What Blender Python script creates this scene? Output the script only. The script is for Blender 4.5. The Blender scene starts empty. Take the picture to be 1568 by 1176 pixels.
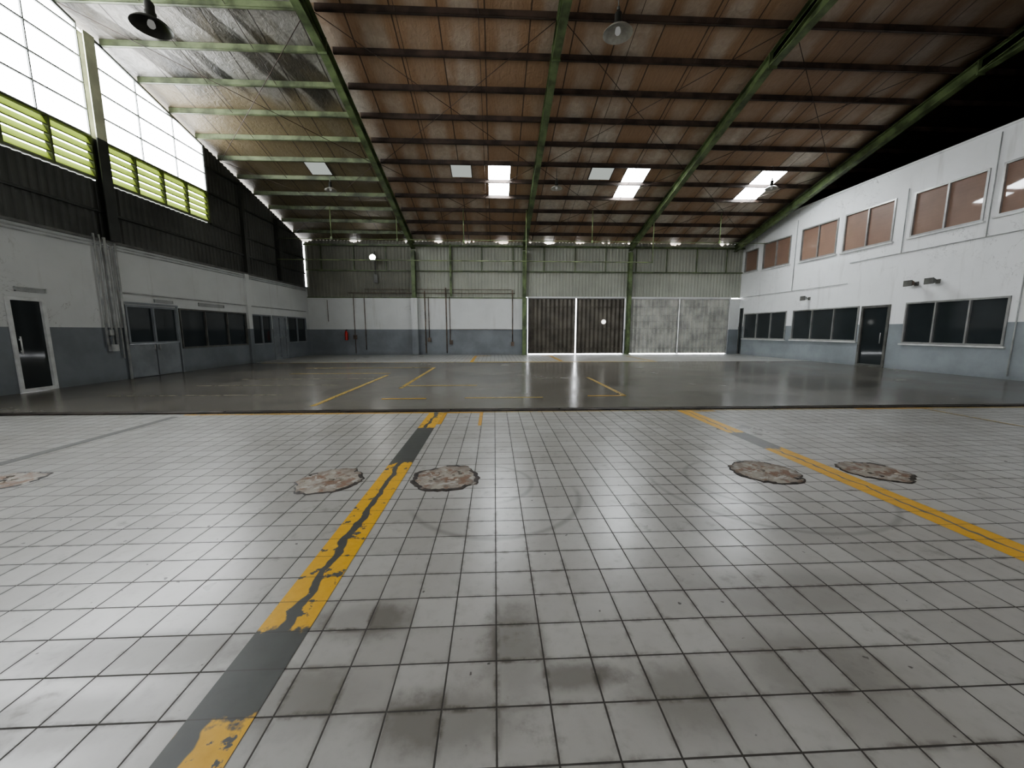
import bpy, bmesh, math, random
from mathutils import Vector, Matrix, noise as mn
random.seed(7)
COL=bpy.context.scene.collection
XL,XR,DB,DF,RD=-10.5,14.55,22.6,-6.6,8.0
SL=.2556
def roofz(d):
    return 6.36+SL*(DB-d) if d>=RD else 6.36+SL*(DB-RD)-SL*(RD-d)
# ---------------- shader helper ----------------
class S:
    def __init__(s,g,k): s.g=g; s.k=k
    def _m(s,op,*a,clamp=False): return s.g.math(op,*a,clamp=clamp)
    def __add__(s,o): return s._m('ADD',s,o)
    __radd__=__add__
    def __sub__(s,o): return s._m('SUBTRACT',s,o)
    def __rsub__(s,o): return s._m('SUBTRACT',o,s)
    def __mul__(s,o): return s._m('MULTIPLY',s,o)
    __rmul__=__mul__
    def __truediv__(s,o): return s._m('DIVIDE',s,o)
    def abs(s): return s._m('ABSOLUTE',s)
    def fract(s): return s._m('FRACT',s)
    def floor(s): return s._m('FLOOR',s)
    def min(s,o): return s._m('MINIMUM',s,o)
    def max(s,o): return s._m('MAXIMUM',s,o)
    def sat(s): return s._m('ADD',s,0.0,clamp=True)
    def sqrt(s): return s._m('SQRT',s)
class G:
    def __init__(g,name):
        g.mat=bpy.data.materials.new(name); g.mat.use_nodes=True
        g.nt=g.mat.node_tree; g.n=g.nt.nodes; g.n.clear(); g.l=g.nt.links
        g.out=g.n.new('ShaderNodeOutputMaterial')
        tc=g.n.new('ShaderNodeTexCoord'); g.vec=tc.outputs['Object']
        sp=g.n.new('ShaderNodeSeparateXYZ'); g.l.new(g.vec,sp.inputs[0])
        g.x,g.y,g.z=[S(g,sp.outputs[i]) for i in range(3)]
    def put(g,v,sock):
        if isinstance(v,S): g.l.new(v.k,sock)
        elif hasattr(v,'is_linked'): g.l.new(v,sock)
        elif isinstance(v,(tuple,list)):
            sock.default_value=(*v,1) if len(v)==3 and len(sock.default_value)==4 else v
        else: sock.default_value=v
    def math(g,op,*a,clamp=False):
        m=g.n.new('ShaderNodeMath'); m.operation=op; m.use_clamp=clamp
        for i,v in enumerate(a): g.put(v,m.inputs[i])
        return S(g,m.outputs[0])
    def comb(g,x,y,z):
        c=g.n.new('ShaderNodeCombineXYZ')
        for i,v in enumerate((x,y,z)): g.put(v,c.inputs[i])
        return c.outputs[0]
    def noise(g,scale,detail=4,rough=.55,vec=None,dist=0):
        t=g.n.new('ShaderNodeTexNoise'); g.l.new(vec if vec is not None else g.vec,t.inputs['Vector'])
        t.inputs['Scale'].default_value=scale; t.inputs['Detail'].default_value=detail
        t.inputs['Roughness'].default_value=rough; t.inputs['Distortion'].default_value=dist
        return S(g,t.outputs[0])
    def white(g,vec):
        t=g.n.new('ShaderNodeTexWhiteNoise'); g.l.new(vec,t.inputs['Vector']); return S(g,t.outputs[0])
    def step(g,v,a,b,lo=0,hi=1):
        m=g.n.new('ShaderNodeMapRange'); m.interpolation_type='SMOOTHSTEP'
        g.put(v,m.inputs[0]); m.inputs[1].default_value=a; m.inputs[2].default_value=b
        m.inputs[3].default_value=lo; m.inputs[4].default_value=hi
        return S(g,m.outputs[0])
    def mix(g,f,a,b):
        m=g.n.new('ShaderNodeMix'); m.data_type='RGBA'
        g.put(f,m.inputs[0]); g.put(a,m.inputs[6]); g.put(b,m.inputs[7]); return m.outputs[2]
    def bump(g,h,strength=.3,dist=.01):
        b=g.n.new('ShaderNodeBump'); b.inputs['Strength'].default_value=strength; b.inputs['Distance'].default_value=dist
        g.put(h,b.inputs['Height']); return b.outputs[0]
    def bsdf(g,col,rough=.5,metal=0,normal=None,alpha=None,spec=.5,emis=None,estr=0,coat=0,connect=True):
        p=g.n.new('ShaderNodeBsdfPrincipled'); g.put(col,p.inputs['Base Color']); g.put(rough,p.inputs['Roughness'])
        g.put(metal,p.inputs['Metallic']); p.inputs['Specular IOR Level'].default_value=spec
        if normal is not None: g.l.new(normal,p.inputs['Normal'])
        if alpha is not None: g.put(alpha,p.inputs['Alpha'])
        if emis is not None: g.put(emis,p.inputs['Emission Color']); g.put(estr,p.inputs['Emission Strength'])
        if coat: p.inputs['Coat Weight'].default_value=coat
        if connect: g.l.new(p.outputs[0],g.out.inputs[0])
        return p
def simple(name,col,rough=.5,metal=0,var=.15,scale=3,bmp=0.0):
    g=G(name); n=g.noise(scale,5)
    dark=tuple(c*(1-var*2) for c in col); lite=tuple(min(1,c*(1+var)) for c in col)
    nm=g.bump(g.noise(scale*12,3),bmp,.005) if bmp else None
    g.bsdf(g.mix(g.step(n,.3,.7),dark,lite),rough,metal,nm); return g.mat
def emis(name,col,strength):
    g=G(name); e=g.n.new('ShaderNodeEmission'); g.put(col,e.inputs[0]); g.put(strength,e.inputs[1]); g.l.new(e.outputs[0],g.out.inputs[0]); return g.mat
# ---------------- materials ----------------
def m_tile():
    g=G('glazed_floor_tile'); u=g.x/.2; v=(g.y-.04)/.2
    fu,fv=u.fract(),v.fract()
    du=(fu.min(1-fu))*.2; dv=(fv.min(1-fv))*.2
    wob=g.noise(9,2)*.0018
    gd=du.min(dv)-wob
    grout=g.step(gd,.0016,.0034,1,0)
    cid=g.comb(u.floor(),v.floor(),0)
    r=g.white(cid); r2=g.white(g.comb(v.floor(),u.floor(),3.0))
    big=g.noise(.7,5,.6)
    fine=g.noise(14,5,.65)
    base=g.mix(r,(.365,.36,.34),(.455,.455,.435))
    base=g.mix(g.step(big,.42,.72)*.45,base,(.27,.255,.225))
    base=g.mix(g.step(fine,.45,.8)*.3,base,(.24,.225,.20))
    def blob(cx,cy,rx,ry):
        dx=(g.x-cx)/rx; dy=(g.y-cy)/ry
        return g.step((dx*dx+dy*dy).sqrt()+(fine-.5)*.9,.35,1.05,1,0)
    d1=blob(-.62,1.70,.30,.16).max(blob(.08,1.5,.18,.38)).max(blob(-.2,1.2,.36,.16)).max(blob(.3,1.35,.3,.08))
    d1=d1.max(blob(.75,1.25,.35,.2)*.6).max(blob(1.6,1.8,.9,.25)*.5).max(blob(-.75,1.3,.4,.2)*.7).max(blob(-1.5,1.55,.7,.16)*.7).max(blob(1.3,1.35,.4,.25)*.5).max(blob(-1.6,1.25,.5,.15)*.5).max(blob(1.9,2.5,.9,.3)*.3)
    scuff=g.step(g.noise(5,6,.7),.55,.72)*g.step(g.noise(1.1,3),.42,.56)
    base=g.mix((d1*(.30+r2*.6)).sat(),base,(.085,.073,.058))
    base=g.mix(scuff*.5,base,(.15,.14,.12))
    edge=g.step(gd,.0,.024,1,0)*g.step(fine,.38,.65)
    base=g.mix((edge*(.25+.5*g.step(big,.42,.62)+d1*.8)).sat(),base,(.09,.08,.065))
    def arc(cx,cy,rr,w,ax,ay):
        dx=g.x-cx; dy=g.y-cy
        d=((dx*dx+dy*dy).sqrt()-rr).abs()
        side=g.step(dx*ax+dy*ay,-.05,.25)
        return g.step(d+(fine-.5)*.03,w*.1,w,1,0)*side
    a=arc(-.1,3.35,.43,.035,1,.1).max(arc(0,3.1,.7,.04,.3,-1)).max(arc(2.35,3.3,.55,.035,-1,0)).max(arc(2.4,3.3,.95,.035,-.3,-1))
    base=g.mix(a*(.2+.45*fine),base,(.12,.115,.10))
    sp=g.step(g.noise(22,2,.4),.74,.78)
    base=g.mix(sp*.8,base,(.03,.025,.02))
    base=g.mix(grout,base,(.04,.036,.03))
    rough=.22+big*.16+scuff*.2+grout*.4+d1*.12
    h=(grout*-1.0)+fu*(r-.5)*.35+fv*(r2-.5)*.35+g.noise(6,2)*.35
    g.bsdf(base,rough,0,g.bump(h,.35,.003),spec=.85); return g.mat
def m_conc():
    g=G('polished_concrete'); n=g.noise(.5,6,.6); n2=g.noise(6,6,.7); n3=g.noise(.25,3)
    c=g.mix(g.step(n,.3,.7),(.105,.096,.080),(.165,.155,.132))
    c=g.mix(g.step(n2,.5,.75)*.2,c,(.08,.072,.06))
    st=g.noise(.8,4,.5,vec=g.comb(g.x*.4,g.y*1.2,0))
    c=g.mix(g.step(st,.48,.8)*.3,c,(.22,.21,.18))
    j=((g.y/3.1).fract()-.5).abs()*3.1
    j2=(((g.x+.9)/3.1).fract()-.5).abs()*3.1
    jj=g.step(j.min(j2),.008,.02,1,0)
    c=g.mix(jj*.6,c,(.05,.045,.04))
    g.bsdf(c,.15+n*.10+g.step(n3,.4,.6)*.06,0,g.bump(g.noise(1.6,1),.04,.004),spec=.85); return g.mat
def m_wall(name,line,white=(.60,.61,.60),grey=(.185,.20,.215)):
    g=G(name); n=g.noise(.8,5,.6); n2=g.noise(7,6,.65)
    streak=g.noise(1.0,4,.6,vec=g.comb(g.x*3,g.y*3,g.z*.35))
    w=g.mix(g.step(n,.35,.75)*.5,white,tuple(c*.84 for c in white))
    w=g.mix(g.step(streak,.55,.75)*.35,w,(.36,.35,.32))
    w=g.mix(g.step(n2,.66,.74)*.3,w,(.3,.29,.27))
    cr=(g.noise(.9,5,.7,dist=.6)-.5).abs()
    w=g.mix(g.step(cr,.0,.005,1,0)*g.step(g.noise(.35,2),.52,.60)*.6,w,(.2,.19,.18))
    gr=g.mix(g.step(n,.3,.7),tuple(c*.85 for c in grey),tuple(c*1.15 for c in grey))
    gr=g.mix(g.step(g.z,0,.25,1,0)*.5*n2,gr,(.08,.08,.075))
    c=g.mix(g.step(g.z,line-.006,line+.006),gr,w)
    g.bsdf(c,.55,0,g.bump(n2,.12,.004)); return g.mat
def m_foil():
    g=G('aged_foil_insulation')
    seam=((g.x+.2)/1.18); pid=seam.floor(); sf=((seam.fract()-.5).abs())*2
    k=((g.y-10.85)/1.07); kf=k.fract()
    pn=g.white(g.comb(pid,k.floor(),1.0)); pn2=g.white(g.comb(pid,2.0,5.0))
    n=g.noise(1.0,6,.62,vec=g.comb(g.x*1.2,g.y*.8,0)); fine=g.noise(1.0,5,.65,vec=g.comb(g.x*22,g.y*2.5,0)); cr=g.noise(5,6,.6,dist=1.0)
    left=g.step(g.x,-4.6,-4.4,1,0); near=g.step(g.y,12.5,15.0,1,0)
    far=g.step(g.y,12.0,15)
    right=g.step(g.x,1.5,1.9)
    silver=(left*near)*1.0+((1-left)*far)*(.12+right*.36)-left*(1-near)*.2
    m=g.step(n*.5+pn*.22+pn2*.2+silver*.36,.54,.80)
    centre=g.step(sf+(n-.5)*.8,.25,.75,1,0)*g.step(kf,.1,.9,.35,1)
    m=(m*.8+centre*.55*g.step(pn*.6+pn2*.4,.05,.65)*(1-left*.7)).sat()
    brown=g.mix(fine,(.19,.115,.066),(.40,.262,.162))
    olive=g.mix(fine,(.10,.078,.043),(.18,.145,.085))
    brown=g.mix(left,brown,olive)
    sil=g.mix(cr,(.28,.25,.21),(.80,.73,.63))
    sil=g.mix(left,sil,g.mix(cr,(.09,.09,.085),(.38,.37,.345)))
    dk=g.step(g.noise(1,3,.5,vec=g.comb(g.x*1.1-g.y*.5,g.y*.25,0)),.48,.54)
    sil=g.mix(dk*left,sil,(.035,.035,.032))
    c=g.mix(m,brown,sil)
    c=g.mix(g.step(sf,.955,.985)*.85,c,(.02,.015,.011))
    c=g.mix(g.step(g.x,13.4,14.2)*.92,c,(.008,.008,.008))  # darkness of the roof over the offices, painted into the foil colour
    c=g.mix(g.step(g.x,7,13)*g.step(g.y,11,14.5,1,0)*.55,c,(.03,.018,.012))  # shade of the right bays towards the ridge, put into the colour
    g.bsdf(c,.50-m*.12,.05+m*.25,g.bump(cr*1.0+fine*.35,.5,.05)); return g.mat
MT=m_tile(); MC=m_conc(); MF=m_foil()
MWL=m_wall('two_tone_painted_plaster',1.46); MWR=m_wall('two_tone_painted_plaster_office',1.62,white=(.77,.78,.78),grey=(.26,.285,.30))
MGREEN=simple('green_steel_paint',(.12,.16,.072),.5,.0,.3,2.0,.1)
MGREENL=simple('light_green_steel_paint',(.19,.235,.11),.5,0,.3,2.0,.1)
MPURLG=simple('green_purlin_paint',(.12,.145,.075),.5,0,.3,2.0,.1)
MPURL=simple('rusty_purlin_primer',(.06,.04,.03),.6,0,.3,2.0,.1)
MCORD=simple('dark_corrugated_steel',(.08,.082,.074),.6,.0,.2,.6)
MCORB=simple('green_corrugated_steel',(.20,.20,.165),.6,.0,.12,.4)
MCORT=simple('pale_fibre_sheet',(.34,.35,.30),.6,0,.10,.4)
MCOLGLOW=simple('column_window_glow_tint',(.62,.63,.48),.5,0,.1,2)  # pale tint imitating the glazing's glow on the columns
MWHITE=simple('white_painted_metal',(.62,.63,.62),.4,0,.1,3)
MALU=simple('aluminium_frame',(.42,.42,.41),.35,.6,.1,3)
MBLACK=simple('dark_rubber',(.02,.019,.018),.5,0,.2,5)
MRAIL=simple('corroded_drain_steel',(.045,.035,.028),.5,.5,.4,5,.2)
MGREYD=simple('grey_door_paint',(.24,.255,.27),.45,0,.1,2)
MPIPE=simple('painted_conduit',(.40,.41,.40),.45,0,.15,3)
MPIPED=simple('dark_conduit',(.12,.12,.11),.45,0,.2,3)
MRED=simple('red_enamel',(.5,.03,.02),.3,0,.1,3)
def glass(name,col,rough=.06):
    g=G(name); n=g.noise(1.5,3)
    g.bsdf(g.mix(n,col,tuple(c*1.6 for c in col)),rough,0,None,spec=.6); return g.mat
MGLD=glass('tinted_window_glass',(.022,.027,.029))
def m_blind():
    g=G('glass_with_brown_blind'); n=g.noise(1.2,4); f=g.noise(1,2,vec=g.comb(g.x,g.y*.3,g.z*25))
    c=g.mix(n,(.19,.12,.09),(.34,.22,.16)); c=g.mix(f*.3,c,(.13,.08,.06))
    g.bsdf(c,.5,0,None,coat=1.0); return g.mat
MBL=m_blind()
w=bpy.data.worlds.new('overcast_sky'); bpy.context.scene.world=w; w.use_nodes=True
nt=w.node_tree; bg=nt.nodes['Background']; bg.inputs[0].default_value=(.95,.97,1,1)
tc=nt.nodes.new('ShaderNodeTexCoord'); sp=nt.nodes.new('ShaderNodeSeparateXYZ'); mr=nt.nodes.new('ShaderNodeMapRange')
nt.links.new(tc.outputs['Generated'],sp.inputs[0]); nt.links.new(sp.outputs[1],mr.inputs[0])
mr.inputs[1].default_value=-.3; mr.inputs[2].default_value=.6; mr.inputs[3].default_value=1.6; mr.inputs[4].default_value=12; nt.links.new(mr.outputs[0],bg.inputs[1])
# ---------------- geometry helper ----------------
def obj(name,bm,mats,parent=None,loc=(0,0,0),smooth=False):
    me=bpy.data.meshes.new(name); bm.normal_update(); bm.to_mesh(me); bm.free()
    for m in mats: me.materials.append(m)
    o=bpy.data.objects.new(name,me); COL.objects.link(o); o.location=loc
    if parent: o.parent=parent
    return o
def empty(name,loc=(0,0,0)):
    o=bpy.data.objects.new(name,None); COL.objects.link(o); o.location=loc; o.empty_display_size=.1; return o
def hexa(bm,v,mi=0):
    vs=[bm.verts.new(p) for p in v]
    for f in ((0,3,2,1),(4,5,6,7),(0,1,5,4),(1,2,6,5),(2,3,7,6),(3,0,4,7)):
        bm.faces.new([vs[i] for i in f]).material_index=mi
def box(bm,x0,x1,y0,y1,z0,z1,mi=0):
    hexa(bm,[(x0,y0,z0),(x1,y0,z0),(x1,y1,z0),(x0,y1,z0),(x0,y0,z1),(x1,y0,z1),(x1,y1,z1),(x0,y1,z1)],mi)
def yb(bm,x0,x1,p0,p1,a,b,mi=0):
    hexa(bm,[(x0,p0[0],p0[1]+a),(x1,p0[0],p0[1]+a),(x1,p1[0],p1[1]+a),(x0,p1[0],p1[1]+a),
             (x0,p0[0],p0[1]+b),(x1,p0[0],p0[1]+b),(x1,p1[0],p1[1]+b),(x0,p1[0],p1[1]+b)],mi)
def rod(bm,p0,p1,r,seg=8,mi=0):
    p0,p1=Vector(p0),Vector(p1); d=(p1-p0).normalized()
    a=d.orthogonal().normalized(); b=d.cross(a); A=[];B=[]
    for i in range(seg):
        t=2*math.pi*i/seg; o=a*math.cos(t)*r+b*math.sin(t)*r
        A.append(bm.verts.new(p0+o)); B.append(bm.verts.new(p1+o))
    for i in range(seg):
        j=(i+1)%seg; f=bm.faces.new((A[i],A[j],B[j],B[i])); f.material_index=mi; f.smooth=True
    bm.faces.new(A[::-1]).material_index=mi; bm.faces.new(B).material_index=mi
def lathe(bm,prof,seg=28,mi=0,c=(0,0,0)):
    rings=[]
    for r,z in prof:
        rings.append([bm.verts.new((c[0]+r*math.cos(2*math.pi*i/seg),c[1]+r*math.sin(2*math.pi*i/seg),c[2]+z)) for i in range(seg)])
    for a,b in zip(rings,rings[1:]):
        for i in range(seg):
            j=(i+1)%seg; f=bm.faces.new((a[i],a[j],b[j],b[i])); f.material_index=mi; f.smooth=True
def B(): return bmesh.new()
def wallgrid(bm,axis,c0,c1,u0,u1,v0,v1,holes,mi=0):
    us=sorted({u0,u1}|{h[0] for h in holes}|{h[1] for h in holes}); vs=sorted({v0,v1}|{h[2] for h in holes}|{h[3] for h in holes})
    us=[u for u in us if u0<=u<=u1]; vs=[v for v in vs if v0<=v<=v1]
    for a,b in zip(us,us[1:]):
        for c,d in zip(vs,vs[1:]):
            mu,mv=(a+b)/2,(c+d)/2
            if any(h[0]<mu<h[1] and h[2]<mv<h[3] for h in holes): continue
            if axis=='x': box(bm,c0,c1,a,b,c,d,mi)
            else: box(bm,a,b,c0,c1,c,d,mi)
def corr(bm,u0,u1,pitch,depth,bot,top,mp,mi=0):
    pts=[];u=u0
    seq=[(0,0),(.35,0),(.5,1),(.85,1)]
    while u<u1-1e-4:
        for f,d in seq:
            uu=u+f*pitch
            if uu<u1: pts.append((uu,d*depth))
        u+=pitch
    pts.append((u1,0))
    prev=None
    for uu,d in pts:
        a=bm.verts.new(mp(uu,d,bot(uu))); b=bm.verts.new(mp(uu,d,top(uu)))
        if prev: bm.faces.new((prev[0],a,b,prev[1])).material_index=mi
        prev=(a,b)
# ---------------- FLOOR ----------------
bm=B()
def fq(x0,x1,y0,y1,mi):
    f=bm.faces.new([bm.verts.new(p) for p in ((x0,y0,0),(x1,y0,0),(x1,y1,0),(x0,y1,0))]); f.material_index=mi
fq(XL-.2,21,DF-.2,6.5,0); fq(XL-.2,21,6.5,17.1,1); fq(XL-.2,21,17.1,DB+.3,0)
obj('floor',bm,[MT,MC])
bm=B(); box(bm,XL+.02,XR-.02,6.5,6.53,0.0,.022); box(bm,XL+.02,XR-.02,6.62,6.65,0,.022)
x=XL+.05
while x<XR-.6:
    l=random.choice([1.9,2.0,2.0]); box(bm,x,min(x+l-.03,XR-.03),6.53,6.62,0,.014+random.random()*.008); x+=l
obj('floor_drain_channel',bm,[MRAIL])
# ---------------- markings ----------------
YEL=(.60,.33,.02)
def m_stripe(name,cx,ranges,cw=.03,erode=.5,base=(.10,.105,.10),alpha_base=1.0,lower=False):
    g=G(name); n=g.noise(7,5,.6); n2=g.noise(22,4,.6); n3=g.noise(3,3)
    yel=None
    for a,b in ranges:
        r=g.step(g.y+(n2-.5)*.15,a-.02,a+.02)*g.step(g.y+(n-.5)*.4,b-.02,b+.02,1,0); yel=r if yel is None else yel.max(r)
    sh=(g.step(g.y,1.3,1.5,1,0)*-.075) if lower else 0.0
    off=(g.x-cx-sh+(n3-.5)*.16).abs()
    w=g.step(g.y,1.3,1.5,.045,cw) if lower else cw
    centre=g.step(off-w,-.004,.004)
    er=g.step(n*.6+n2*.4,erode-.015,erode+.015,1,0)
    yel=yel*(centre.min(er))
    c=g.mix(n,tuple(q*.7 for q in base),tuple(q*1.3 for q in base))
    c=g.mix(yel,c,g.mix(n2,YEL,(.78,.48,.05)))
    gl=(((g.y-.04)/.2).fract()-.5).abs()*.2
    c=g.mix(g.step(gl,.096,.0985)*.7,c,(.05,.045,.04))
    al=(g.step(n2*.5+n*.5,.34,.36)*alpha_base).max(yel)
    g.bsdf(c,.40,0,None,alpha=al); return g.mat
def strip(name,mat,x0,x1,y0,y1,z=.002):
    bm=B(); bm.faces.new([bm.verts.new(p) for p in ((x0,y0,z),(x1,y0,z),(x1,y1,z),(x0,y1,z))]); return obj(name,bm,[mat])
strip('painted_lane_stripe',m_stripe('worn_grey_yellow_paint_a',-.985,[(-3,1.22),(1.66,3.95),(5.4,6.5)],.024,.58,base=(.075,.08,.075),lower=True),-1.10,-.865,-5,6.45)
strip('painted_lane_stripe',m_stripe('worn_grey_yellow_paint_b',3.28,[(-5,4.25),(4.95,6.5)],.010,.68,base=(.15,.15,.14)),3.16,3.40,-5,6.45)
strip('painted_lane_stripe',m_stripe('worn_grey_paint_c',-5.13,[(0,1.)],.02,.5,base=(.15,.15,.14)),-5.19,-5.07,-5,6.3)
def m_yel(name,thr,col=YEL):
    g=G(name); n=g.noise(5,5,.65); n2=g.noise(30,3)
    g.bsdf(g.mix(n2,tuple(c*.8 for c in col),tuple(c*1.15 for c in col)),.4,0,None,alpha=g.step(n*.7+n2*.3,thr-.02,thr+.03)); return g.mat
MY1=m_yel('worn_yellow_paint',.40); MY2=m_yel('faded_yellow_paint',.42,(.46,.32,.08)); MY3=m_yel('faded_white_paint',.47,(.32,.29,.21))
bm=B()
def mq(x0,x1,y0,y1,mi=0,z=.003):
    bm.faces.new([bm.verts.new(p) for p in ((x0,y0,z),(x1,y0,z),(x1,y1,z),(x0,y1,z))]).material_index=mi
mq(-.86,-.2,6.38,6.45,0); mq(-.86,-.80,5.6,6.45,0); mq(-.25,-.2,5.5,6.4,0); mq(-5.1,-1.1,6.40,6.46,0); mq(-.2,6.4,6.42,6.46,1); mq(6.4,7.8,6.38,6.46,0); mq(7.8,10,6.40,6.46,1)
mq(7.56,7.62,3,6.4,2); mq(7.62,7.66,3,6.4,1); mq(3.4,3.8,6.3,6.45,1)
obj('painted_edge_line',bm,[MY1,MY2,MY3])
bm=B()
for q in [(-3.4,-3.3,7.1,12.1,1),(-2.32,-2.22,9.3,14.6,1),(-2.3,-1.4,7.78,7.86,0),(-.62,1.0,7.82,7.9,1),(2.72,2.82,8,11.3,1),(1.98,2.8,7.96,8.05,0),
          (-2.2,-.45,9.66,9.76,1),(-10,7.3,16.9,17.02,1),(-1.1,-.95,17.2,21.3,0),(3.0,3.15,17.5,21.2,0),(-1,-.2,21.2,21.4,0),(2.6,3.1,21.2,21.4,0),(7.2,7.35,17.3,21,1),(-1.1,7.3,17.1,17.25,1),
          (-7.5,-4.0,9.9,9.96,2),(-7.2,-3.5,11.2,11.28,2),(-8.2,-4.6,8.4,8.45,2),(-6.6,-3.4,12.6,12.7,1),(-7,-2.3,14.5,14.6,1)]:
    mq(*q)
obj('painted_bay_marking',bm,[MY1,MY2,MY3])
# ---------------- broken floor patches ----------------
def m_patch():
    g=G('broken_tile_rubble'); r=(g.x*g.x+g.y*g.y).sqrt(); n=g.noise(5,5,.65); n2=g.noise(8,5,.65); n3=g.noise(6,5,.6,dist=1.2)
    c=g.mix(g.step(n,.42,.58),(.36,.33,.285),(.23,.195,.16))
    c=g.mix(g.step(n2,.50,.58)*.75,c,(.20,.105,.06))
    c=g.mix(g.step(n3,.55,.60)*.85,c,(.46,.445,.41))
    a=g.step(r+(n3-.5)*.12,.25,.30)
    c=g.mix(a*g.step(n2,.40,.5)*.55,c,(.06,.045,.036))
    g.bsdf(c,.6,0,g.bump(n2+n3,.4,.02)); return g.mat
MP=m_patch(); MRUB=simple('plaster_rubble',(.38,.34,.29),.85,0,.4,12,.5); MRIM=simple('black_mastic_rim',(.05,.042,.036),.6,0,.4,10,.3)
def patch(cx,cy,R,sd,dark=.6,ry=1.0):
    rnd=random.Random(sd); bm=B(); seg=56; rings=7
    rad=[R*(1+.16*(mn.noise(Vector((math.cos(t)*1.4+sd*3.1,math.sin(t)*1.4,sd))))+.12*mn.noise(Vector((math.cos(t)*5+sd,math.sin(t)*5,sd)))+.02*rnd.uniform(-1,1)) for t in [2*math.pi*i/seg for i in range(seg)]]
    c=bm.verts.new((0,0,.005)); prev=None
    for k in range(1,rings+1):
        ring=[]
        for i in range(seg):
            t=2*math.pi*i/seg; kk=k/rings if k<rings-1 else (.95 if k==rings-1 else 1)
            if k==rings-2: kk=.86
            rr=rad[i]*kk
            z=.004+.006*max(0,mn.noise(Vector((rr*math.cos(t)*9+sd,rr*math.sin(t)*9,0)))+.2)
            if k==rings-1: z=.007
            if k==rings: z=.001
            ring.append(bm.verts.new((rr*math.cos(t),rr*math.sin(t)*ry,z)))
        for i in range(seg):
            j=(i+1)%seg
            if prev is None: f=bm.faces.new((c,ring[i],ring[j]))
            else: f=bm.faces.new((prev[i],ring[i],ring[j],prev[j]))
            nz=mn.noise(Vector((math.cos(2*math.pi*i/seg)*2+sd,math.sin(2*math.pi*i/seg)*2,5)))
            f.material_index=2 if ((k==rings and nz>-.4) or (k==rings-1 and nz>(.2 if dark<.8 else -.2))) else 0; f.smooth=True
        prev=ring
    for i in range(int(6+12*dark)):
        t=rnd.uniform(0,6.28); r=R*rnd.uniform(.05,.82); s=rnd.uniform(.01,.022)
        px,py=r*math.cos(t),r*math.sin(t)*ry
        v=[(px+a*s*rnd.uniform(.6,1.3),py+b*s*rnd.uniform(.5,1.2),.004+cz*s*rnd.uniform(.2,.5)) for cz in (0,1) for a,b in ((-1,-1),(1,-1),(1,1),(-1,1))]
        hexa(bm,v,1 if rnd.random()<.85 else 2)
    obj('broken_tile_patch',bm,[MP,MRUB,MRIM],loc=(cx,cy,0))
patch(-1.53,3.47,.30,1,.3); patch(-.46,3.5,.32,2,1); patch(2.65,3.5,.32,3,.6); patch(3.73,3.47,.30,4,.3); patch(-4.5,3.58,.26,5,.2)
# ---------------- CEILING ----------------
bm=B()
X0,X1=XL-.25,21
for a,b in ((RD,DB+.25),(DF-.25,RD)):
    za,zb=roofz(a),roofz(b)
    v=[(X0,a,za),(X1,a,za),(X1,b,zb),(X0,b,zb)]
    hexa(bm,v+[(p[0],p[1],p[2]+.08) for p in v])
obj('ceiling',bm,[MF])
PD=[10.85+1.07*k for k in range(-2,11)]
PD2=[RD-.15-1.07*k for k in range(1,14)]
bmL,bmR=B(),B()
for d in PD+PD2:
    z=roofz(d)
    for bm,x0,x1 in ((bmL,XL,-4.62),(bmR,-4.38,20.5)):
        box(bm,x0,x1,d-.012,d+.012,z-.15,z-.005); box(bm,x0,x1,d-.012,d+.06,z-.16,z-.142)
        box(bm,x0,x1,d+.05,d+.06,z-.16,z-.13)
obj('roof_purlins',bmL,[MPURLG]); obj('roof_purlins',bmR,[MPURL])
def rafter(x):
    bm=B()
    for a,b in ((DB-.1,RD),(RD,DF+.1)):
        p0,p1=(a,roofz(a)-.165),(b,roofz(b)-.165)
        yb(bm,x-.015,x+.015,p0,p1,-.30,0); yb(bm,x-.105,x+.105,p0,p1,-.33,-.30); yb(bm,x-.105,x+.105,p0,p1,-.02,0)
        s=1 if a>RD else -1
        h0=(RD+s*3.5,roofz(RD+s*3.5)-.49); h1=(RD,roofz(RD)-1.05)
        yb(bm,x-.105,x+.105,h0,h1,-.03,0)
        hexa(bm,[(x-.015,h0[0],h0[1]-.01),(x+.015,h0[0],h0[1]-.01),(x+.015,h1[0],h1[1]),(x-.015,h1[0],h1[1]),(x-.015,h0[0],h0[1]+.3),(x+.015,h0[0],h0[1]+.3),(x+.015,h1[0],h1[1]+.7),(x-.015,h1[0],h1[1]+.7)])
        box(bm,x-.12,x+.12,h0[0]-.02,h0[0]+.02,h0[1]-.08,h0[1]+.32)
        box(bm,x-.11,x+.11,RD+s*.6-.015,RD+s*.6+.015,roofz(RD)-1.0,roofz(RD)-.35)
    obj('roof_rafter',bm,[MGREEN])
RX=[-4.5,1.72,7.8,13.95]
for x in RX: rafter(x)
bm=B()
edges=[XL]+RX
for a,b in zip(edges,edges[1:]):
    for t in (1/3,2/3):
        xx=a+(b-a)*t
        rod(bm,(xx,DB-.6,roofz(DB-.6)-.12),(xx,8.2,roofz(8.2)-.12),.008,6)
    for d0,d1 in ((21.5,16.2),(16.2,10.85)):
        rod(bm,(a+.1,d0,roofz(d0)-.2),(b-.1,d1,roofz(d1)-.2),.009,6)
        rod(bm,(b-.1,d0,roofz(d0)-.2),(a+.1,d1,roofz(d1)-.2),.009,6)
obj('roof_bracing_rods',bm,[MPURL])
MSKY=emis('translucent_skylight_sheet',(.92,.97,1),38); MSKYD=emis('dirty_skylight_sheet',(.8,.86,.8),.45)
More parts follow.
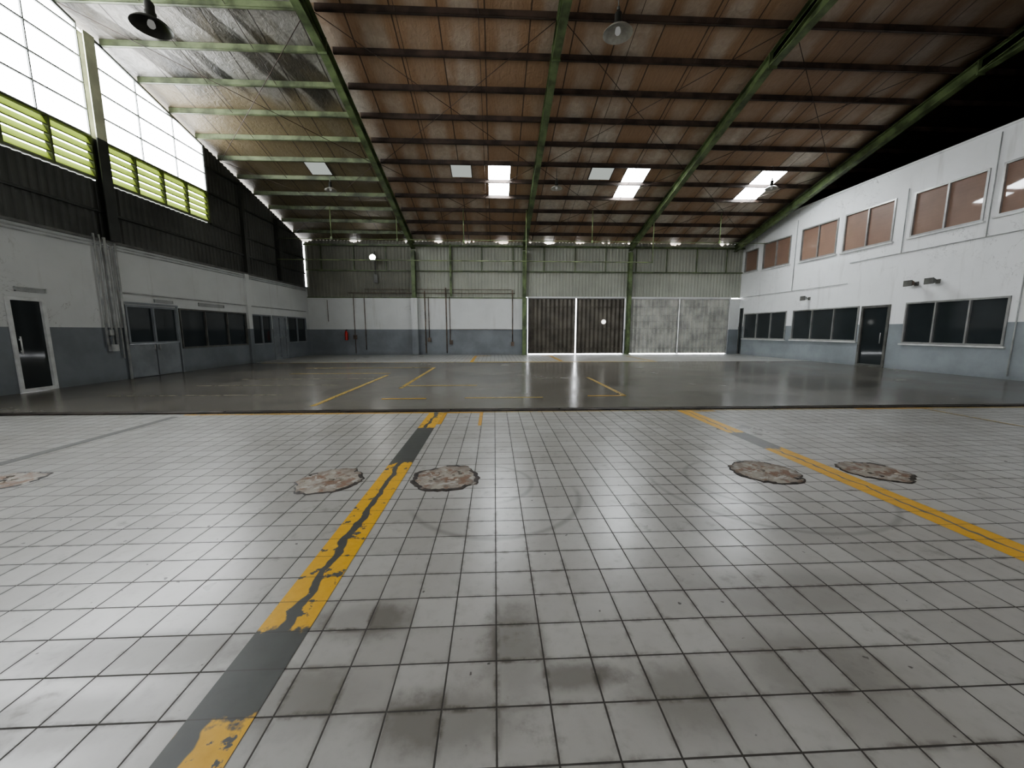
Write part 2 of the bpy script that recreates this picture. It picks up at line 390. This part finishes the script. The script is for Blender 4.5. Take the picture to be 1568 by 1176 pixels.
def sky(x0,x1,d0,d1,mat):
    bm=B(); e=empty('skylight',((x0+x1)/2,(d0+d1)/2,roofz((d0+d1)/2)))
    ox,oy,oz=e.location
    yb(bm,x0-ox,x1-ox,(d0-oy,roofz(d0)-oz),(d1-oy,roofz(d1)-oz),-.03,-.012,0); obj('translucent_sheet',bm,[mat],e)
    bm=B()
    for a,b in ((x0-.03,x0),(x1,x1+.03)): yb(bm,a-ox,b-ox,(d0-oy,roofz(d0)-oz),(d1-oy,roofz(d1)-oz),-.045,-.005)
    obj('curb',bm,[MPURL],e)
for x0,x1 in ((-.2,.68),(5.45,6.38),(11.1,12.15)): sky(x0,x1,16.28,18.32,MSKY)
for x0,x1 in ((-7.4,-6.6),(-1.7,-.9),(4.0,4.9)): sky(x0,x1,16.35,17.15,MSKYD)
# ---------------- BACK WALL ----------------
bm=B()
wallgrid(bm,'y',DB,DB+.2,XL-.2,1.93,0,3.25,[])
box(bm,7.66,7.90,DB,DB+.2,0,3.25); box(bm,13.95,XR+.2,DB,DB+.2,0,3.25)
box(bm,1.93,14.0,DB,DB+.2,3.25,3.34,0)
box(bm,XL-.2,1.93,DB-.03,DB,3.22,3.27,1)
obj('wall_back',bm,[MWL,MGREEN])
bm=B()
def jag(u):
    v=mn.noise(Vector((u*1.1,0,0)))+.5*mn.noise(Vector((u*6,3,0)))
    return 6.35 if v<.22 else 6.35-min(.10,.35*(v-.22)+.03)
mp=lambda u,d,z:(u,DB+.06-d,z)
corr(bm,XL,-4.5,.19,.03,lambda u:3.26,jag,mp,0); corr(bm,-4.5,1.7,.19,.03,lambda u:3.26,jag,mp,1)
corr(bm,1.7,XR,.19,.03,lambda u:3.3,jag,mp,1)
obj('wall_back_cladding',bm,[MCORB,MCORT])
bm=B()
box(bm,XL+.02,XR-.02,DB-.07,DB-.0,4.7,4.75)
for x in (-2.45,): box(bm,x-.05,x+.05,DB-.15,DB-.02,3.3,6.2)
box(bm,XL+.02,XR-.02,DB-.14,DB-.02,6.05,6.13)
for k in range(14):
    u=XL+.9+k*1.78
    if all(abs(u-r)>.4 for r in RX): box(bm,u-.02,u+.02,DB-.04,DB+.0,4.75,6.05)
obj('wall_girts',bm,[MGREEN])
for x in RX[:3]:
    bm=B()
    box(bm,x-.10,x+.10,DB-.32,DB-.30,0.0,5.8); box(bm,x-.10,x+.10,DB-.10,DB-.08,0,5.8); box(bm,x-.012,x+.012,DB-.30,DB-.10,0,5.8)
    box(bm,x-.16,x+.16,DB-.36,DB-.06,0,.02)
    if x<0:
        box(bm,x-.17,x+.17,DB-.34,DB,0,3.2,1)
    obj('steel_column',bm,[MGREEN,MWL])
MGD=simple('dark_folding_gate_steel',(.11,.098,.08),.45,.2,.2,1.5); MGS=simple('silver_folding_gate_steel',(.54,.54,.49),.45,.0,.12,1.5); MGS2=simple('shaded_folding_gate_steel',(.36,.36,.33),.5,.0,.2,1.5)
def gate(name,x0,x1,mat,bright):
    bm=B(); p=.125; x=x0; k=0
    y=DB+.03
    while x<x1-.02:
        xe=min(x+p,x1); yy=y+(.06 if k%2 else 0); y2=y+(0 if k%2 else .06)
        g=.0014 if bright else .0
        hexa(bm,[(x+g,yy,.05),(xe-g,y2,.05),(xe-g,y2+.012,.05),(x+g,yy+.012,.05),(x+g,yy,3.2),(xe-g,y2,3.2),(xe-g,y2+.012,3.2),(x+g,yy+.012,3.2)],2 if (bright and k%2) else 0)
        if not bright: rod(bm,(xe,y2-.004,.05),(xe,y2-.004,3.2),.011,6,0)
        elif k%2==0: rod(bm,(xe,y+.0,.05),(xe,y+.0,3.2),.008,6,2)
        x+=p;k+=1
    for z in (.35,1.5,2.75):
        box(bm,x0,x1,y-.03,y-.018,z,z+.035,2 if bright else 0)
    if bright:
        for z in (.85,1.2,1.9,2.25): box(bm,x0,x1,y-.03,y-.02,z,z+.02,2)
    box(bm,x0,x0+.05,y-.03,y+.05,0.02,3.2,1); box(bm,x1-.05,x1,y-.03,y+.05,0.02,3.2,1)
    box(bm,x0,x1,y-.01,y+.08,3.2,3.25,1)
    rod(bm,(x1-.12,y-.04,1.05),(x1-.12,y-.04,1.25),.012,8,1)
    return obj(name,bm,[mat,MALU if bright else MPIPED,MGS2])
gate('door_1',1.95,4.73,MGD,False); gate('door_2',4.80,7.63,MGD,False); gate('door_3',7.92,10.89,MGS,True); gate('door_4',10.91,13.93,MGS,True)
bm=B(); lathe(bm,[(0.001,0),(.11,0),(.13,.02),(.13,.05)],24); o=obj('round_vent',bm,[emis('daylit_vent_glass',(1,1,.95),2)],loc=(6.4,DB-.0,1.9)); o.rotation_euler=(math.radians(90),0,0)
# ---------------- LEFT WALL ----------------
ops=[(8.9,9.65,0,2.12),(11.6,13.42,.98,2.12),(13.5,17.0,.78,2.12),(17.35,18.85,.76,2.1),(20.25,22.2,.76,2.1),(18.95,20.15,0,2.1)]
bm=B(); wallgrid(bm,'x',XL-.2,XL,DF-.2,DB+.2,0,3.79,ops)
obj('wall_left',bm,[MWL])
bm=B(); box(bm,XL-.02,XL+.07,DF,DB-.02,3.74,3.80); obj('trim_1',bm,[MPIPED])
bm=B()
GE=15.4
mpx=lambda u,d,z:(XL-.07+d,u,z)
corr(bm,DF,DB,.19,.035,lambda u:3.8,lambda u:5.32 if u<GE else roofz(u)-.09,mpx,0)
obj('wall_left_cladding',bm,[MCORD])
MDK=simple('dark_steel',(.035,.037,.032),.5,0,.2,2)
bm=B()
for z in (4.5,): box(bm,XL-.02,XL+.04,DF,DB-.05,z,z+.06)
for z in (5.28,6.4,7.3): box(bm,XL-.02,XL+.04,GE+.05,DB-.05 if z<6 else DB-(z-6.2)/SL-.2,z,z+.06)
for d in (17.3,19.9): box(bm,XL-.02,XL+.12,d-.07,d+.07,3.8,roofz(d)-.35)
obj('wall_girts',bm,[MDK])
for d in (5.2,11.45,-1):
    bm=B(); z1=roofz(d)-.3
    for za,zb,mi in ((3.8,6.38,1),(6.38,z1,0)):  # same column: dark below, window glow painted on above
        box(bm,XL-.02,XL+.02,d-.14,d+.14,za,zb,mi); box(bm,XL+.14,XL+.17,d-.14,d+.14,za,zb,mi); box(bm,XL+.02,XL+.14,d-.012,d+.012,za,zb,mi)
    obj('steel_column',bm,[MCOLGLOW,MDK])
gb=lambda u:6.42
gt=lambda u:roofz(u)-.18
MPANE=emis('frosted_backlit_glazing',(.95,.97,1),14.0)
MMUN=simple('pale_window_steel',(.30,.32,.31),.5,0,.1,3)
wi=[0]
def wname(): wi[0]+=1; return 'window_%d'%wi[0]
secs=[(-5.5,-1.14),(-.86,5.06),(5.34,11.31),(11.59,GE)]
for a,b in secs:
    nm=wname(); e=empty(nm,(XL,(a+b)/2,6.42)); ox,oy,oz=e.location
    bm=B()
    cuts=[a,b]+([RD] if a<RD<b else []); cuts.sort()
    for p,q in zip(cuts,cuts[1:]):
        hexa(bm,[(-.03,p-oy,gb(p)-oz),(-.02,p-oy,gb(p)-oz),(-.02,q-oy,gb(q)-oz),(-.03,q-oy,gb(q)-oz),(-.03,p-oy,gt(p)-oz),(-.02,p-oy,gt(p)-oz),(-.02,q-oy,gt(q)-oz),(-.03,q-oy,gt(q)-oz)])
    obj('panes',bm,[MPANE],e)
    bm=B(); n=max(3,round((b-a)/1.25))
    for i in range(n+1):
        u=a+(b-a)*i/n; box(bm,-.02,.02,u-.014-oy,u+.014-oy,0,gt(u)-oz)
    z=6.42
    while z<9.6:
        lo,hi=a,b
        if z>gt(b): hi=min(b,DB-(z+.18-6.36)/SL)
        if z>gt(a): lo=max(a,RD-(6.36+SL*(DB-RD)-z-.18)/SL)
        if hi>lo+.1: box(bm,-.02,.03,lo-oy,hi-oy,z-oz-.02,z-oz+.02)
        z+=.62
    for p,q in zip(cuts,cuts[1:]): yb(bm,-.02,.03,(p-oy,gt(p)-oz),(q-oy,gt(q)-oz),-.05,.02)
    obj('muntins',bm,[MMUN],e)
def m_louv():
    g=G('green_louvre_sheet'); p=g.bsdf((.46,.53,.18),.5,connect=False)
    t=g.n.new('ShaderNodeBsdfTranslucent'); t.inputs[0].default_value=(.62,.70,.30,1)
    m=g.n.new('ShaderNodeMixShader'); m.inputs[0].default_value=.5; g.l.new(p.outputs[0],m.inputs[1]); g.l.new(t.outputs[0],m.inputs[2]); g.l.new(m.outputs[0],g.out.inputs[0]); return g.mat
ML=m_louv(); MLD=simple('dark_green_louvre_frame',(.10,.12,.04),.5,0,.2,3)
for a,b in secs:
    bm=B(); n=max(3,round((b-a)/1.0)); z0,z1=5.36,6.38
    for i in range(n):
        p=a+(b-a)*i/n+.03; q=a+(b-a)*(i+1)/n-.03
        for k in range(5):
            z=z0+.03+k*.198
            hexa(bm,[(XL-.07,p,z+.185),(XL-.08,p,z+.185),(XL-.08,q,z+.185),(XL-.07,q,z+.185),(XL+.02,p,z+.0),(XL+.01,p,z+.0),(XL+.01,q,z+.0),(XL+.02,q,z+.0)],0)
            hexa(bm,[(XL+.0,p,z-.009),(XL+.025,p,z-.009),(XL+.025,q,z-.009),(XL+.0,q,z-.009),(XL+.0,p,z+.009),(XL+.025,p,z+.009),(XL+.025,q,z+.009),(XL+.0,q,z+.009)],1)
    for i in range(n+1):
        u=a+(b-a)*i/n; box(bm,XL-.10,XL+.035,u-.025,u+.025,z0,z1,1)
    box(bm,XL-.10,XL+.04,a,b,z1-.01,z1+.03,1); box(bm,XL-.10,XL+.04,a,b,z0-.03,z0+.01,1)
    obj('louvre_panel',bm,[ML,MLD])
def winx(name,x,s,u0,u1,v0,v1,cols,frame,gl,fw=.05,rows=1,dep=.05):
    e=empty(name,(x,(u0+u1)/2,v0)); oy,oz=(u0+u1)/2,v0
    U0,U1,V0,V1=u0-oy+.004,u1-oy-.004,.004,v1-v0-.004
    lo,hi=sorted((-.06*s,.03*s)); bm=B()
    box(bm,lo,hi,U0,U0+fw,V0,V1); box(bm,lo,hi,U1-fw,U1,V0,V1); box(bm,lo,hi,U0+fw,U1-fw,V0,V0+fw); box(bm,lo,hi,U0+fw,U1-fw,V1-fw,V1)
    for i in range(1,cols):
        u=U0+(U1-U0)*i/cols; box(bm,lo,hi,u-fw*.45,u+fw*.45,V0+fw,V1-fw)
    for i in range(1,rows):
        v=V0+(V1-V0)*i/rows; box(bm,lo,hi-.002,U0+fw,U1-fw,v-fw*.4,v+fw*.4)
    obj('frame',bm,[frame],e)
    bm=B(); g0,g1=sorted((-.05*s,-.03*s)); box(bm,g0,g1,U0+.01,U1-.01,V0+.01,V1-.01); obj('glass',bm,[gl],e)
    return e
winx(wname(),XL,1,11.6,13.42,.98,2.12,2,MGREYD,MGLD,.06)
winx(wname(),XL,1,13.5,17.0,.78,2.12,3,MPIPED,MGLD,.05)
winx(wname(),XL,1,17.35,18.85,.76,2.1,2,MGREYD,MGLD,.06)
winx(wname(),XL,1,20.25,22.2,.76,2.1,2,MGREYD,MGLD,.06)
e=winx('door_5',XL,1,8.9,9.65,0,2.12,1,MWHITE,MGLD,.075)
bm=B(); rod(bm,(.05,-.24,.85),(.05,-.24,1.25),.014,10); box(bm,0.028,.05,-.26,-.22,.9,.94); box(bm,0.028,.05,-.26,-.22,1.16,1.2); obj('handle',bm,[MWHITE],e)
e=winx('door_6',XL,1,18.95,20.15,0,2.1,2,MGREYD,MGREYD,.09,2)
bm=B(); rod(bm,(.05,.06,.95),(.05,.06,1.15),.014,8); obj('handle',bm,[MALU],e)
e=empty('door_7',(XL+.002,12.45,0)); bm=B()
box(bm,0,.035,-.88,-.02,.02,.97); box(bm,0,.035,.02,.88,.02,.97); box(bm,0,.045,-.94,-.89,0,2.2); box(bm,0,.045,.94,.99,0,2.2); box(bm,0,.045,-.89,.94,2.15,2.2)
obj('leaf',bm,[MGREYD],e); bm=B()
for yy in (-.09,.09): rod(bm,(.08,yy,.78),(.08,yy,.95),.012,8); box(bm,.035,.08,yy-.01,yy+.01,.84,.86)
obj('handles',bm,[MALU],e)
def vent(u0,u1,v0,v1,x=XL,s=1):
    bm=B(); a,b=sorted((x,x+.03*s)); box(bm,a,b,u0,u1,v0,v0+.02);box(bm,a,b,u0,u1,v1-.02,v1);box(bm,a,b,u0,u0+.02,v0,v1);box(bm,a,b,u1-.02,u1,v0,v1)
    v=v0+.03
    while v<v1-.025: box(bm,a,b-.005,u0+.02,u1-.02,v,v+.012); v+=.024
    obj('air_vent_grille',bm,[MPIPE])
vent(9.1,9.7,2.24,2.34); vent(12.6,13.3,2.24,2.34); vent(14.4,15.7,2.24,2.36)
bm=B(); box(bm,XL,XL+.09,17.05,17.3,0,3.74); obj('trim_2',bm,[MWL])
bm=B()
for u,r,z0,z1 in ((10.95,.025,.95,3.9),(11.1,.02,.9,3.9),(11.22,.035,1.0,3.85),(11.36,.02,.6,3.7),(11.5,.03,0.0,3.75)):
    rod(bm,(XL+.06,u,z0),(XL+.06,u,z1),r,10)
for z in (3.66,3.58): rod(bm,(XL+.05,DF+.1,z),(XL+.05,22.3,z-.0),.02,8)
rod(bm,(XL+.05,11.5,2.44),(XL+.05,22.2,2.44),.018,8)
box(bm,XL+.0,XL+.1,11.0,11.2,.82,1.0); box(bm,XL,XL+.08,11.02,11.14,1.25,1.4)
obj('wall_conduit',bm,[MPIPE])
# ---------------- RIGHT OFFICE WALL ----------------
ro=[(10.4,13.2,.93,2.36),(13.72,14.85,0,2.34),(14.95,18.4,.95,2.36),(18.8,22.1,.93,2.36),(22.2,22.52,0,2.7)]
uo=[(8.8,11.05,4.65,6.12),(11.35,13.4,4.6,6.1),(14.0,16.05,4.6,6.12),(16.35,18.3,4.62,6.1),(18.95,20.9,4.65,6.02),(21.3,22.4,4.7,5.9)]
n2=[(4.5,8.3,.93,2.36),(4.5,7.8,4.65,6.12)]
bm=B(); wallgrid(bm,'x',XR,XR+.2,DF-.2,DB+.2,0,7.1,ro+uo+n2)
box(bm,XR-.04,XR+.24,DF,19.3,7.1,7.16)
obj('wall_right',bm,[MWR])
winx(wname(),XR,-1,10.4,13.2,.93,2.36,3,MALU,MGLD,.055)
winx(wname(),XR,-1,14.95,18.4,.95,2.36,3,MALU,MGLD,.055)
winx(wname(),XR,-1,18.8,22.1,.93,2.36,3,MALU,MGLD,.055)
winx(wname(),XR,-1,4.5,8.3,.93,2.36,3,MALU,MGLD,.055)
e=winx('door_8',XR,-1,13.72,14.85,0,2.34,1,MPIPED,MGLD,.09)
bm=B(); rod(bm,(-.06,-.35,.9),(-.06,-.35,1.3),.015,10); obj('handle',bm,[MALU],e)
winx('door_9',XR,-1,22.2,22.52,0,2.7,1,MPIPED,MGLD,.03)
for h in uo+n2[1:]: winx(wname(),XR,-1,*h,2 if h[1]-h[0]>1.2 else 1,MALU,MBL,.06)
bm=B()
for h in uo: box(bm,XR-.07,XR,h[0]-.06,h[1]+.06,h[2]-.05,h[2])
for h in (ro[0],ro[2],ro[3]): box(bm,XR-.07,XR,h[0]-.05,h[1]+.05,h[2]-.05,h[2])
obj('trim_3',bm,[MWHITE])
bm=B(); 
rod(bm,(XR-.03,9,4.12),(XR-.03,15.6,4.12),.014,8); rod(bm,(XR-.03,11.2,4.12),(XR-.03,11.2,7.0),.014,8); rod(bm,(XR-.03,13.6,6.3),(XR-.03,13.6,4.12),.014,8)
rod(bm,(XR-.03,15.6,3.3),(XR-.03,22.3,3.3),.012,8); rod(bm,(XR-.03,18.6,3.3),(XR-.03,18.6,6.6),.012,8)
rod(bm,(XR-.03,10.2,0.1),(XR-.03,10.2,3.6),.016,8)
obj('wall_conduit',bm,[MPIPE])
def bracket_light(u,z,mat):
    e=empty('wall_floodlight',(XR,u,z)); bm=B()
    box(bm,-.03,0,-.06,.06,-.07,.07,0); rod(bm,(-.03,0,0),(-.2,0,.03),.015,8,0)
    hexa(bm,[(-.33,-.13,-.08),(-.19,-.09,-.05),(-.19,.09,-.05),(-.33,.13,-.08),(-.33,-.13,.1),(-.19,-.09,.06),(-.19,.09,.06),(-.33,.13,.1)],1)
    box(bm,-.345,-.33,-.14,.14,-.09,.11,0)
    obj('housing',bm,[MPIPED,mat],e)
MBRN=simple('rusty_housing',(.16,.11,.08),.5,0,.2,8)
bracket_light(12.3,2.98,MPIPED); bracket_light(12.95,2.98,MBRN); bracket_light(17.5,2.85,MPIPE)
bm=B(); corr(bm,DF,DB,.19,.04,lambda u:0,lambda u:roofz(u),lambda u,d,z:(20.5-d,u,z)); obj('wall_right_outer',bm,[MCORD])
bm=B(); box(bm,XR+.2,20.4,DF,DB,6.9,7.05) ; obj('ceiling_office',bm,[MCORD])
bm=B(); corr(bm,XR+.2,20.5,.19,.03,lambda u:0,lambda u:6.4,lambda u,d,z:(u,DB+.05-d,z)); obj('wall_back_outer',bm,[MCORD])
# ---------------- FRONT WALL (behind the viewer) ----------------
fh=[(-9.5,-3.5,0,3.4),(-2.5,5.5,0,3.4),(6.5,13,0,3.4)]
bm=B(); wallgrid(bm,'y',DF-.2,DF,XL-.2,20.5,0,6.5,fh); obj('wall_front',bm,[MWL])
# ---------------- LAMPS ----------------
MREF=simple('lamp_reflector_enamel',(.36,.35,.31),.35,.2,.15,6); MLAMP=simple('lamp_housing_dark',(.05,.05,.045),.4,.4,.1,5); MBULB=emis('unlit_bulb_faint_glow',(1,1,.95),.18); MBLIT=emis('lit_bulb',(1,.99,.95),60)  # bulbs that are off get a faint glow of their own
def lamp(x,d,z,r=.29,dark=False):
    e=empty('high_bay_lamp',(x,d,z)); bm=B(); s=r/.29
    outer=[(.29,0),(.285,.015),(.24,.06),(.17,.10),(.10,.13),(.085,.135)]; inner=[(.001,.12),(.09,.12),(.16,.09),(.23,.05),(.275,.012),(.29,0)]
    lathe(bm,[(a*s,b*s) for a,b in outer],32,0); lathe(bm,[(a*s,b*s) for a,b in inner],32,1)
    lathe(bm,[(.085*s,.135*s),(.085*s,.22*s),(.07*s,.24*s),(.07*s,.36*s),(.05*s,.39*s),(0.001,.395*s)],20,2)
    obj('shade',bm,[MLAMP if dark else MREF,MLAMP if dark else MREF,MLAMP],e)
    bm=B(); lathe(bm,[(0.001,-.02),(.035*s,-.01),(.055*s,.02),(.055*s,.06),(.04*s,.11)],16); obj('bulb',bm,[MBULB],e)
    bm=B(); top=roofz(d)-z-.05
    rod(bm,(0,0,.39*s),(0,0,top),.011,8); lathe(bm,[(.03,.42*s),(.03,.48*s),(0.001,.49*s)],10); obj('suspension_rod',bm,[MPIPED],e)
lamp(-6.6,8.64,7.2,.33,True); lamp(2.48,8.4,7.2,.29)
for x,d in ((-6.7,17.1),(2.56,16.5),(11.3,16.1)): lamp(x,d,7.1,.24)
e=empty('wall_spotlight',(-6.62,DB-.55,5.35)); bm=B(); lathe(bm,[(0.001,.2),(.1,.18),(.17,.05),(.18,0),(.165,0),(.15,.03)],24); o=obj('reflector',bm,[MREF],e); o.rotation_euler=(-math.radians(90),0,0)
bm=B(); lathe(bm,[(0.001,0),(.15,0.0),(.15,.02)],24); o=obj('lens',bm,[MBLIT],e); o.rotation_euler=(-math.radians(90),0,0)
bm=B(); rod(bm,(0,.1,0),(0,.5,0),.02,8); rod(bm,(0,.45,.4),(0,.45,-.9),.025,8); box(bm,-.1,.1,.42,.5,-1.3,-.85); obj('bracket',bm,[MPIPED],e)
bm=B(); P=19.4
rod(bm,(-10.3,P,4.74),(7.87,P,4.74),.022,8)
for x,z in ((-7.7,5.8),(-4.62,5.75),(-1.45,5.7),(1.57,3.5),(4.8,5.75),(7.85,4.74),(11.2,5.8)):
    rod(bm,(x,P,z),(x,P,roofz(P)-.05),.022,8)
    if z>5: box(bm,x-.04,x+.04,P-.04,P+.04,z-.12,z)
rod(bm,(-10.3,P+.2,5.75),(13.8,P+.2,5.75),.014,8)
obj('hanging_service_pipe',bm,[MGREENL])
bm=B()
for x,z0,z1,r in ((-7.95,.1,3.3,.02),(-7.35,.3,3.3,.02),(-3.95,.1,3.6,.03),(-3.75,.9,3.3,.02),(-2.75,.1,3.8,.03),(-2.55,.7,3.3,.02),(1.05,.6,3.7,.025),(-9.4,1.9,3.1,.015)):
    rod(bm,(x,DB-.04,z0),(x,DB-.04,z1),r,8)
rod(bm,(-8.2,DB-.05,3.5),(1.2,DB-.05,3.5),.02,8); rod(bm,(-7.3,DB-.06,3.7),(1.0,DB-.06,3.7),.015,8)
for x,z in ((-3.75,.75),(1.05,.5),(-7.95,.9),(-2.5,.6)): box(bm,x-.09,x+.09,DB-.12,DB-.0,z,z+.24)
rod(bm,(-2.6,DB-.05,1.46),(1.0,DB-.05,1.46),.012,6)
obj('wall_conduit',bm,[simple('rust_brown_conduit',(.16,.12,.09),.5,0,.3,3)])
e=empty('fire_extinguisher',(-8.4,DB-.17,.85)); bm=B(); lathe(bm,[(0.001,0),(.075,0),(.08,.02),(.08,.42),(.06,.48),(.025,.51),(.025,.55),(0.001,.56)],16); obj('cylinder',bm,[MRED],e)
bm=B(); box(bm,-.02,.08,-.015,.015,.55,.6); rod(bm,(-.02,0,.56),(-.09,0,.3),.01,6); box(bm,-.03,.03,.08,.16,.3,.4); obj('valve_and_hose',bm,[MBLACK],e)
# ---------------- LIGHTS ----------------
def area(name,loc,rot,sx,sy,power,col=(1,1,1)):
    l=bpy.data.lights.new(name,'AREA'); l.shape='RECTANGLE'; l.size=sx; l.size_y=sy; l.energy=power; l.color=col
    o=bpy.data.objects.new(name,l); COL.objects.link(o); o.location=loc; o.rotation_euler=rot; return o
for i,(a,b,c,d) in enumerate(fh):
    area('doorway_daylight',((a+b)/2,DF-.3,1.8),(math.radians(90),0,0),b-a-.2,3.1,100,(.98,.98,1))
# ---------------- CAMERA ----------------
cd=bpy.data.cameras.new('camera'); cam=bpy.data.objects.new('camera',cd); COL.objects.link(cam)
cam.location=(0,0,1.37); cam.rotation_euler=(math.radians(90-7.85),0,math.radians(-2.6))
cd.sensor_width=36; cd.lens=36*589/1568; cd.clip_start=.05; bpy.context.scene.camera=cam
vs=bpy.context.scene.view_settings; vs.view_transform='AgX'; vs.look='AgX - Medium High Contrast'; vs.exposure=0.1
